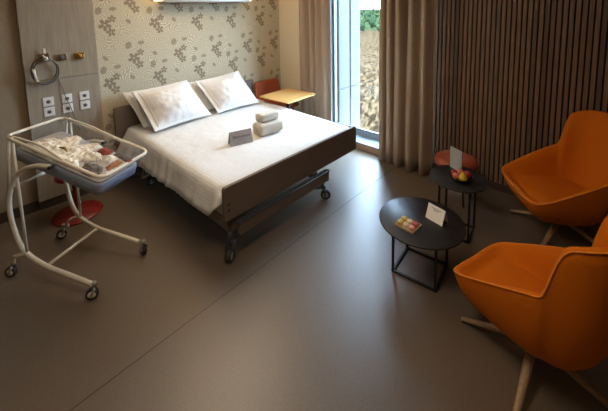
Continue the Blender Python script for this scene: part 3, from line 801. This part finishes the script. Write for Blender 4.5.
loft(bm, [rrect(HA - 0.010, HB - 0.008, 0.05, 0.0), rrect(HA - 0.025, HB - 0.02, 0.05, -0.08), rrect(HA - 0.04, HB - 0.03, 0.045, -0.160), rrect(HA - 0.06, HB - 0.05, 0.03, -0.178)], True, False, True)
obj('clear_tub', bm, M['tub'], t, True)
bm = B()
loft(bm, [rrect(HA - 0.075, HB - 0.06, 0.03, -0.176), rrect(HA - 0.043, HB - 0.035, 0.04, -0.166), rrect(HA - 0.040, HB - 0.032, 0.04, -0.10), rrect(HA - 0.055, HB - 0.048, 0.04, -0.092)], True, True, True)
obj('tub_base', bm, M['pad'], t, True)
bm = B()
loft(bm, [rrect(HA - 0.056, HB - 0.049, 0.04, -0.0915), rrect(HA - 0.052, HB - 0.045, 0.04, -0.086), rrect(HA - 0.058, HB - 0.05, 0.04, -0.078), rrect(HA - 0.09, HB - 0.085, 0.03, -0.076)], True, True, True)
obj('mattress_pad', bm, mat('grey_beige_sheet', (168, 160, 152), 0.85, noise_amt=0.05, bump=0.2, bscale=12), t, True)
bm = B(); p0 = T(HA - 0.1, HB * 0.0, 0.0)
add_box(bm, (-0.018, -0.009, -0.0012), (0.018, 0.009, 0.0012), 0.0008, 1, mx=frame(T(HA + 0.001, 0.02, 0.0125), nv, A3)); obj('red_tag', bm, M['babyred'], t)
TW = Matrix.Translation(O)
# baby things inside
def garment(name, polys, m_, th, seed, label, base=-0.0755, amp=0.010, step=0.0075):
    def inside(p, poly):
        c = False; j = len(poly) - 1
        for i in range(len(poly)):
            (xi, yi), (xj, yj) = poly[i], poly[j]
            if (yi > p[1]) != (yj > p[1]) and p[0] < (xj - xi) * (p[1] - yi) / (yj - yi) + xi: c = not c
            j = i
        return c
    def edge_d(p, poly):
        best = 9
        for i in range(len(poly)):
            a = Vector(poly[i - 1]); b_ = Vector(poly[i]); q = Vector(p); ab = b_ - a
            tt = max(0, min(1, (q - a).dot(ab) / ab.length_squared)); best = min(best, (q - a - ab * tt).length)
        return best
    xs = [p[0] for p in polys]; ys = [p[1] for p in polys]
    bm = B(); V = {}
    nx = int((max(xs) - min(xs)) / step) + 2; ny = int((max(ys) - min(ys)) / step) + 2
    seed = seed * 3.7; c0 = Vector((sum(xs) / len(xs), sum(ys) / len(ys))); 
    cen = T(c0.x, c0.y, base)
    def vert(i, j, top):
        k = (i, j, top)
        if k not in V:
            x = min(xs) + i * step; y = min(ys) + j * step
            d = edge_d((x, y), polys) if inside((x, y), polys) else 0
            if top:
                h = th * min(1, (d / 0.022)) ** 0.5 + amp * (0.7 * noise.noise(Vector((x * 20 + seed, y * 26, 0))) + 1.1 * (0.5 - abs(noise.noise(Vector((x * 34 + seed, y * 16, 3))) * 2)) * 0.7 + 0.5 * noise.noise(Vector((x * 75 + seed, y * 70, 3)))) * min(1, d / 0.015 + 0.1)
                h = max(h, 0.002)
            else: h = 0
            V[k] = bm.verts.new(T(x, y, base + h) - cen)
        return V[k]
    cells = set((i, j) for i in range(nx) for j in range(ny) if inside((min(xs) + (i + .5) * step, min(ys) + (j + .5) * step), polys))
    for i, j in cells:
        bm.faces.new([vert(a, b_, 1) for a, b_ in ((i, j), (i + 1, j), (i + 1, j + 1), (i, j + 1))]).smooth = True
        bm.faces.new([vert(a, b_, 0) for a, b_ in ((i, j + 1), (i + 1, j + 1), (i + 1, j), (i, j))])
        for (di, dj), (p, q) in (((0, -1), ((i, j), (i + 1, j))), ((1, 0), ((i + 1, j), (i + 1, j + 1))), ((0, 1), ((i + 1, j + 1), (i, j + 1))), ((-1, 0), ((i, j + 1), (i, j)))):
            if (i + di, j + dj) not in cells: bm.faces.new((vert(*p, 1), vert(*q, 1), vert(*q, 0), vert(*p, 0)))
    root = thing(name, None, label, 'baby clothes', mw=Matrix.Translation(cen + O))
    o = obj(name + '_fabric', bm, m_, root, True)
    return root, cen
body = [(-0.30, -0.08), (-0.26, -0.15), (-0.12, -0.158), (0.02, -0.15), (0.10, -0.155), (0.14, -0.12), (0.08, -0.07), (0.16, -0.02), (0.18, 0.03), (0.12, 0.075), (0.05, 0.05), (0.05, 0.155), (0.0, 0.16), (-0.04, 0.09), (-0.09, 0.06), (-0.14, 0.15), (-0.20, 0.15), (-0.22, 0.04), (-0.29, 0.02)]
g, cen = garment('baby_suit', body, M['baby'], 0.026, 1, 'cream baby suit spread out in the clear bassinet tub', amp=0.022)
bm = B(); pr = [T(-0.12, -0.05, -0.088 + 0.044) - cen, T(-0.08, -0.045, -0.088 + 0.05) - cen, T(-0.04, -0.06, -0.088 + 0.045) - cen]
add_tube(bm, pr, [0.004, 0.01, 0.004], 8); obj('olive_motif', bm, M['olive'], g)
garment('baby_bib', [(0.185, 0.05), (0.20, 0.02), (0.25, 0.03), (0.25, 0.10), (0.19, 0.115), (0.17, 0.085)], M['babywhite'], 0.02, 3, 'small white folded bib in the middle of the bassinet', amp=0.022)
garment('baby_hat', [(0.07, 0.09), (0.14, 0.08), (0.165, 0.115), (0.16, 0.158), (0.07, 0.158)], M['babyred'], 0.018, 5, 'small dark red baby hat at the far side of the bassinet', amp=0.015)
garment('baby_cardigan', [(0.185, 0.128), (0.26, 0.115), (0.345, 0.10), (0.35, 0.14), (0.30, 0.16), (0.185, 0.16)], M['babygrey'], 0.015, 8, 'dark grey folded baby cardigan at the far front corner of the bassinet', amp=0.015)
garment('baby_bootie', [(0.155, -0.10), (0.17, -0.145), (0.27, -0.15), (0.30, -0.09), (0.25, -0.03), (0.19, -0.035), (0.13, -0.06)], M['babygrey'], 0.018, 12, 'grey knitted bootie at the near front end of the bassinet', amp=0.022)
garment('baby_sock', [(0.265, -0.02), (0.305, -0.04), (0.315, 0.04), (0.30, 0.09), (0.265, 0.09)], M['babybrown'], 0.018, 15, 'tan baby sock beside the grey bootie', amp=0.015)
garment('muslin_cloth', [(0.312, -0.07), (0.35, -0.09), (0.352, 0.085), (0.325, 0.085), (0.33, 0.0)], M['babywhite'], 0.015, 18, 'white muslin strip at the front end of the bassinet', amp=0.015)

# red pedestal stool behind the bassinet
t = thing('pedestal_stool', (0.69, 3.62, 0), 'low dark red pedestal stool with a round base behind the bassinet', 'stool')
bm = B(); add_lathe(bm, [(0, 0.0), (0.20, 0.0), (0.205, 0.006), (0.20, 0.014), (0.06, 0.026), (0.035, 0.034), (0, 0.034)], 40); obj('round_base', bm, M['redplastic'], t, True)
bm = B(); add_lathe(bm, [(0.0, 0.03), (0.026, 0.034), (0.024, 0.36), (0.0, 0.361)], 20); obj('column', bm, M['redplastic'], t, True)
bm = B(); add_lathe(bm, [(0, 0.36), (0.12, 0.362), (0.15, 0.38), (0.15, 0.41), (0.13, 0.425), (0, 0.43)], 36); obj('seat', bm, M['redplastic'], t, True)

# ------------------------------------------------------------------ small wooden table and leather chair by the back wall
ang = math.radians(3)
t = thing('side_table', (3.175, 3.275, 0), 'square light oak side table beside the head of the bed', 'table', ang)
bm = B(); add_box(bm, (-0.285, -0.275, 0.682), (0.285, 0.275, 0.704), 0.003); obj('table_top', bm, M['wood_light'], t)
bm = B(); add_lathe(bm, [(0.0, 0.012), (0.025, 0.014), (0.025, 0.68), (0.0, 0.681)], 20); add_box(bm, (-0.12, -0.12, 0.67), (0.12, 0.12, 0.681), 0.002); obj('pedestal', bm, M['black_metal'], t)
bm = B(); add_lathe(bm, [(0, 0), (0.15, 0), (0.15, 0.01), (0.03, 0.014), (0, 0.014)], 32); obj('foot_plate', bm, M['black_metal'], t)
t = thing('dining_chair', (3.30, 3.66, 0), 'red-brown leather chair tucked behind the oak side table', 'chair')
bm = B(); rings = []
for k in range(13):
    z = 0.47 + 0.335 * k / 12; yb = 0.165 + 0.06 * k / 12; w = 0.245 - 0.012 * (k / 12) ** 3 - (0.02 if k == 12 else 0)
    front = [(w * math.sin(a), yb - 0.055 * (1 - math.cos(a * 0.9)) , z) for a in [(-1 + 2 * i / 14) * 1.35 for i in range(15)]]
    xs_ = 1 / math.sin(1.35); front = [(x * xs_, y_, z_) for x, y_, z_ in front]
    back = [(x * 1.0, y_ + 0.032, z_) for x, y_, z_ in front[::-1]]
    rings.append([Vector(p) for p in front + back])
loft(bm, rings, True, True, True); obj('backrest', bm, M['brownleather'], t, True)
bm = B(); add_box(bm, (-0.24, -0.26, 0.43), (0.24, 0.20, 0.50), 0.03, 4); obj('seat', bm, M['brownleather'], t, True)
for sx in (-1, 1):
    for sy in (-1, 1):
        bm = B(); add_tube(bm, [(sx * 0.17, sy * 0.15 - 0.03, 0.435), (sx * 0.21, sy * 0.19 - 0.03, 0.0)], [0.014, 0.010], 10); obj('leg', bm, M['black_metal'], t)

# ------------------------------------------------------------------ coffee tables
def coffee_table(loc, rz, R, H, hw, hd, label, top_m):
    t = thing('coffee_table', loc, label, 'table', rz, 'round black coffee tables')
    bm = B(); add_lathe(bm, [(0, H - 0.014), (R - 0.004, H - 0.014), (R, H - 0.011), (R, H - 0.003), (R - 0.003, H), (0, H)], 72)
    o = obj('table_top', bm, top_m, t)
    bm = B(); s = 0.0075
    for z in (s, H - 0.0145 - s):
        for a, b_ in (((-hw, -hd), (hw, -hd)), ((hw, -hd), (hw, hd)), ((hw, hd), (-hw, hd)), ((-hw, hd), (-hw, -hd))):
            add_box(bm, (min(a[0], b_[0]) - s, min(a[1], b_[1]) - s, z - s), (max(a[0], b_[0]) + s, max(a[1], b_[1]) + s, z + s))
    for x in (-hw, hw):
        for y in (-hd, hd): add_box(bm, (x - s, y - s, 0), (x + s, y + s, H - 0.015))
    obj('square_frame', bm, M['black_metal'], t)
    return t
coffee_table((2.185, 0.915, 0), math.radians(5), 0.292, 0.38, 0.142, 0.148, 'large round black coffee table holding the macaron tray and tent card', M['black_top'])
coffee_table((2.79, 0.862, 0), math.radians(5), 0.224, 0.475, 0.112, 0.115, 'smaller round black coffee table with the fruit bowl, in front of the slatted wall', M['black_top'])
# macarons
zt_ = 0.3805
t = thing('snack_tray', (2.06, 0.955, zt_), 'small rectangular paper tray of macarons on the large black table', 'tray', math.radians(-4))
bm = B()
add_box(bm, (-0.055, -0.066, 0), (0.055, 0.066, 0.003), 0.001, 1)
for lo, hi in (((-0.060, -0.071, 0), (-0.054, 0.071, 0.014)), ((0.054, -0.071, 0), (0.060, 0.071, 0.014)), ((-0.060, -0.071, 0), (0.060, -0.065, 0.014)), ((-0.060, 0.065, 0), (0.060, 0.071, 0.014))): add_box(bm, lo, hi, 0.001, 1)
obj('tray_body', bm, M['traymat'], t)
rz = Matrix.Rotation(math.radians(-4), 4, 'Z')
spec = [(0.026, 0.043, 'mac_y', 'pale yellow macaron at the back left of the tray'), (0.026, 0.0, 'mac_c', 'cream macaron in the back middle of the tray'), (0.026, -0.043, 'mac_p', 'dark pink macaron at the back right of the tray'),
        (-0.026, 0.043, 'mac_y', 'yellowish macaron at the front left of the tray'), (-0.026, 0.0, 'mac_c', 'cream macaron in the front middle of the tray'), (-0.026, -0.043, 'mac_r', 'rose macaron at the front right of the tray')]
for x, y, mk, lab in spec:
    p = rz @ Vector((x, y, 0)) + Vector((2.06, 0.955, zt_ + 0.0032))
    q = thing('macaron', p, lab, 'macaron', random.uniform(0, 6), 'macarons on the tray')
    bm = B(); add_lathe(bm, [(0, 0.0), (0.019, 0.001), (0.0215, 0.004), (0.0215, 0.010), (0.019, 0.011)], 24)
    add_lathe(bm, [(0.019, 0.016), (0.0215, 0.0155), (0.0215, 0.020), (0.018, 0.0255), (0.008, 0.028), (0, 0.0285)], 24); obj('shell', bm, M[mk], q, True)
    bm = B(); add_lathe(bm, [(0, 0.0105), (0.018, 0.0105), (0.0195, 0.0135), (0.018, 0.0165), (0, 0.0165)], 24); obj('filling', bm, M['mac_fill'], q, True)
t, mx, W, hh = tent_card('table_card', (2.235, 0.905, zt_), (2.205, 0.775, zt_), 0.10, 0.075, (1, 0, 0), M['whitecard'], 'white folded tent card standing on the large black coffee table')
# mx maps card face; mirrored so it reads from the camera side
bm = B()
for (x0, x1, yy) in ((-0.035, 0.035, 0.80), (-0.02, 0.02, 0.70)):
    add_box(bm, (x0, hh * yy - 0.002, -0.0003), (x1, hh * yy + 0.002, 0.0003), mx=mx)
obj('printed_lines', bm, M['inkgrey'], t)

# fruit bowl
BC = Vector((2.752, 0.826, 0.4755))
t = thing('fruit_bowl', BC, 'shallow dark bowl of fruit on the smaller black table', 'bowl')
bm = B(); add_lathe(bm, [(0, 0.0), (0.042, 0.0), (0.07, 0.012), (0.090, 0.036), (0.091, 0.039), (0.087, 0.038), (0.067, 0.017), (0.040, 0.007), (0, 0.006)], 40); obj('bowl_body', bm, M['bowl'], t, True)
fr = [(0.0, -0.040, 0.034, 'pear', 'yellow pear at the front of the fruit bowl', 'pear'), (0.045, -0.008, 0.034, 'apple', 'red apple at the right of the fruit bowl', 'apple'), (-0.048, 0.006, 0.030, 'apple', 'red apple at the left of the fruit bowl', 'apple'),
      (0.012, 0.045, 0.030, 'peach', 'pink peach at the back of the fruit bowl', 'peach'), (-0.050, -0.048 + 0.0, 0.024, 'apple', 'small red plum at the front left of the fruit bowl', 'plum'), (-0.025, 0.055, 0.025, 'apple', 'small dark plum at the back left of the fruit bowl', 'plum')]
vr = Vector((0.679, -0.734, 0)).normalized(); vf = Vector((0.728, 0.676, 0)).normalized()
for a, b_, r, mk, lab, cat in [(-0.008, -0.045, 0.033, 'pear', fr[0][4], 'pear'), (0.050, 0.0, 0.034, 'apple', fr[1][4], 'apple'), (-0.046, -0.008, 0.028, 'peach', 'pink peach at the left of the fruit bowl', 'peach'),
        (0.012, 0.045, 0.030, 'peach', 'pink peach at the back of the fruit bowl', 'peach'), (-0.036, 0.048, 0.027, 'apple', 'red plum at the back left of the fruit bowl', 'plum')]:
    p = BC + vr * a + vf * b_ + Vector((0, 0, 0.016))
    q = thing(cat, p, lab, cat, 0, 'fruit in the bowl')
    bm = B()
    if mk == 'pear': prof = [(0, 0.002), (r * 0.5, 0.0), (r, r * 0.7), (r * 0.98, r), (r * 0.7, r * 1.6), (r * 0.42, r * 2.1), (r * 0.3, r * 2.35), (0, r * 2.42)]
    else: prof = [(0, r * 0.1), (r * 0.45, 0), (r * 0.85, r * 0.45), (r, r), (r * 0.85, r * 1.55), (r * 0.4, r * 1.85), (0, r * 1.7)]
    pts = catmull([Vector((x, 0, z)) for x, z in prof], 4); add_lathe(bm, [(max(0, v.x) if 0 < i < len(pts) - 1 else 0, v.z) for i, v in enumerate(pts)], 24)
    obj('fruit_skin', bm, M[mk], q, True)
    zt2 = r * 2.38 if mk == 'pear' else r * 1.7
    bm = B(); add_tube(bm, [(0, 0, zt2), (0.002, 0.001, zt2 + 0.012)], 0.0016, 6); obj('fruit_stem', bm, M['stem'], q)
# menu holder
c = Vector((2.905, 0.92, 0.4755)); dirm = Vector((3.04 - 3.11, 0.90 - 1.025, 0)).normalized()
mw = Matrix((dirm, Vector((0, 0, 1)).cross(dirm), Vector((0, 0, 1)))).transposed().to_4x4(); mw.translation = c
t = thing('menu_holder', None, 'clear upright menu holder with a white sheet behind the fruit bowl', 'menu holder', mw=mw)
bm = B(); add_box(bm, (-0.068, -0.002, 0.003), (0.068, 0.0, 0.195), 0.0); obj('front_sheet', bm, M['whitecard'], t)
bm = B(); add_box(bm, (-0.073, -0.0045, 0.0), (0.073, -0.0025, 0.200), 0.0); add_box(bm, (-0.073, 0.0005, 0.0), (0.073, 0.0025, 0.200)); add_box(bm, (-0.073, -0.035, 0.0), (0.073, 0.035, 0.0025)); obj('acrylic_stand', bm, M['acrylic'], t)

# leather pouf by the slatted wall
t = thing('round_stool', (3.285, 1.04, 0), 'round red-brown leather stool by the slatted wall behind the smaller table', 'stool')
bm = B(); add_lathe(bm, [(0, 0.345), (0.17, 0.345), (0.195, 0.357), (0.2, 0.38), (0.188, 0.41), (0.15, 0.43), (0.08, 0.438), (0, 0.44)], 44); obj('seat_cushion', bm, M['brownleather'], t, True)
for k in range(4):
    a = PI / 4 + k * PI / 2; d = Vector((math.cos(a), math.sin(a), 0)); bm = B(); add_tube(bm, [d * 0.13 + Vector((0, 0, 0.346)), d * 0.165], [0.011, 0.008], 10); obj('leg', bm, M['black_metal'], t)

# ------------------------------------------------------------------ orange tub armchairs
def armchair(loc, rz, star, label, wf=1.0):
    t = thing('armchair', loc, label, 'armchair', rz, 'orange tub armchairs')
    half = [(0.345, 0.0, 0.385), (0.345, 0.13, 0.388), (0.335, 0.225, 0.396), (0.300, 0.268, 0.415), (0.23, 0.286, 0.448), (0.08, 0.300, 0.525), (-0.07, 0.302, 0.598), (-0.115, 0.300, 0.618), (-0.136, 0.298, 0.650), (-0.158, 0.294, 0.745), (-0.180, 0.292, 0.830), (-0.212, 0.288, 0.892), (-0.275, 0.266, 0.925), (-0.335, 0.21, 0.945), (-0.368, 0.11, 0.952)]
    half = [(x, y_ * wf, z) for x, y_, z in half]
    full = half + [(-0.376, 0.0, 0.952)] + [(x, -y, z) for x, y, z in half[1:][::-1]]
    rim = catmull(full, 4, closed=True); n = len(rim)
    cen = Vector((0, 0, 0))
    def blend(base_r, z, w, p, sq=1.0):
        a = math.atan2(p.y, p.x); return Vector((base_r * math.cos(a), base_r * math.sin(a) * sq, z)) * (1 - w) + p * w
    zs = [p.z for p in rim]
    for _ in range(3): zs = [sum(zs[(i + q) % n] for q in range(-11, 12)) / 23 for i in range(n)]
    bm = B(); rings = []
    rings.append([blend(0.07, 0.19, 0.0, p) for p in rim])
    for w in (0.12, 0.25, 0.38, 0.5, 0.62, 0.72, 0.81, 0.89, 0.955):
        row = []
        for ip, p in enumerate(rim):
            rf = math.sin(w * PI / 2) ** 0.75; zf = (1 - math.cos(w * PI / 2)) ** 1.05
            rr = Vector((p.x, p.y)).length; sc = 0.07 / rr * (1 - rf) + rf
            pz = p.z * w ** 4 + zs[ip] * (1 - w ** 4)
            row.append(Vector((p.x * sc, p.y * sc, 0.19 + (pz - 0.19) * zf)))
        rings.append(row)
    rings.append(list(rim))
    # rolled edge and inside
    def inward(p, d, dz):
        h = Vector((p.x + 0.02, p.y, 0)).normalized(); return Vector((p.x - h.x * d, p.y - h.y * d, p.z + dz))
    rings.append([inward(p, 0.012, 0.008) for p in rim]); rings.append([inward(p, 0.030, 0.002) for p in rim])
    def seatpt(p):
        # seat outline, roughly trapezoid
        a = math.atan2(p.y, p.x + 0.02); c_, s_ = math.cos(a), math.sin(a)
        k = 1 / ((abs(c_) / (0.255 if c_ > 0 else 0.20)) ** 4 + (abs(s_) / (0.215 * wf)) ** 4) ** 0.25
        x = k * c_; y_ = k * s_; return Vector((x, y_, 0.372 - 0.03 * (0.235 - x)))
    for w in (0.35, 0.7, 0.93):
        rings.append([inward(p, 0.030, 0.002) * (1 - w) + seatpt(p) * w + Vector((0, 0, -0.012 * math.sin(w * PI))) for p in rim])
    rings.append([seatpt(p) for p in rim])
    rings.append([seatpt(p) * 0.93 + Vector((0, 0, 0.034)) for p in rim])
    rings.append([seatpt(p) * 0.6 + Vector((0, 0, 0.158)) - Vector((0, 0, 0.0)) for p in rim])
    rings[-1] = [Vector((seatpt(p).x * 0.6, seatpt(p).y * 0.6, 0.382 - 0.03 * (0.235 - seatpt(p).x * 0.6))) for p in rim]
    rings[-2] = [Vector((seatpt(p).x * 0.93, seatpt(p).y * 0.93, 0.379 - 0.03 * (0.235 - seatpt(p).x * 0.93))) for p in rim]
    R = loft(bm, rings, True, True, False)
    cv = bm.verts.new((0, 0, 0.379))
    for k in range(n): bm.faces.new((R[-1][k], R[-1][(k + 1) % n], cv)).smooth = True
    obj('shell', bm, M['orange'], t, True)
    bm = B(); add_tube(bm, [p + (Vector((p.x, p.y, 0)).normalized() * 0.001) for p in rim], 0.0045, 6, closed=True); obj('piping', bm, M['piping'], t)
    bm = B(); add_lathe(bm, [(0, 0.11), (0.028, 0.11), (0.03, 0.13), (0.03, 0.182), (0.07, 0.188), (0.07, 0.192), (0, 0.192)], 24); obj('swivel_hub', bm, M['black_metal'], t, True)
    for k in range(4):
        a = star + k * PI / 2; d = Vector((math.cos(a), math.sin(a), 0)); sd = Vector((-d.y, d.x, 0)); bm = B(); rings = []
        for s in range(7):
            u = s / 6; c_ = d * (0.02 + 0.34 * u) + Vector((0, 0, 0.15 - 0.135 * u)); w = 0.024 - 0.010 * u; h = 0.021 - 0.009 * u
            rings.append([c_ + sd * w * math.cos(q) + Vector((0, 0, h * math.sin(q))) for q in [2 * PI * i / 12 for i in range(12)]])
        loft(bm, rings, True, True, True); obj('leg', bm, M['oak'], t)
        bm = B(); add_lathe(bm, [(0, 0), (0.009, 0), (0.010, 0.004), (0.010, 0.012), (0, 0.012)], 12, origin=d * 0.352); obj('glide', bm, M['rubber'], t)
    return t
armchair((3.275, 0.205, 0), math.radians(124.4), math.radians(-49), 'orange tub armchair facing the small table with its back to the slatted wall', 1.06).scale = (1.06, 1.06, 1.05)
armchair((1.94, 0.195, 0), math.radians(72.5), math.radians(15), 'orange tub armchair nearest the viewer at the lower right', 0.86)
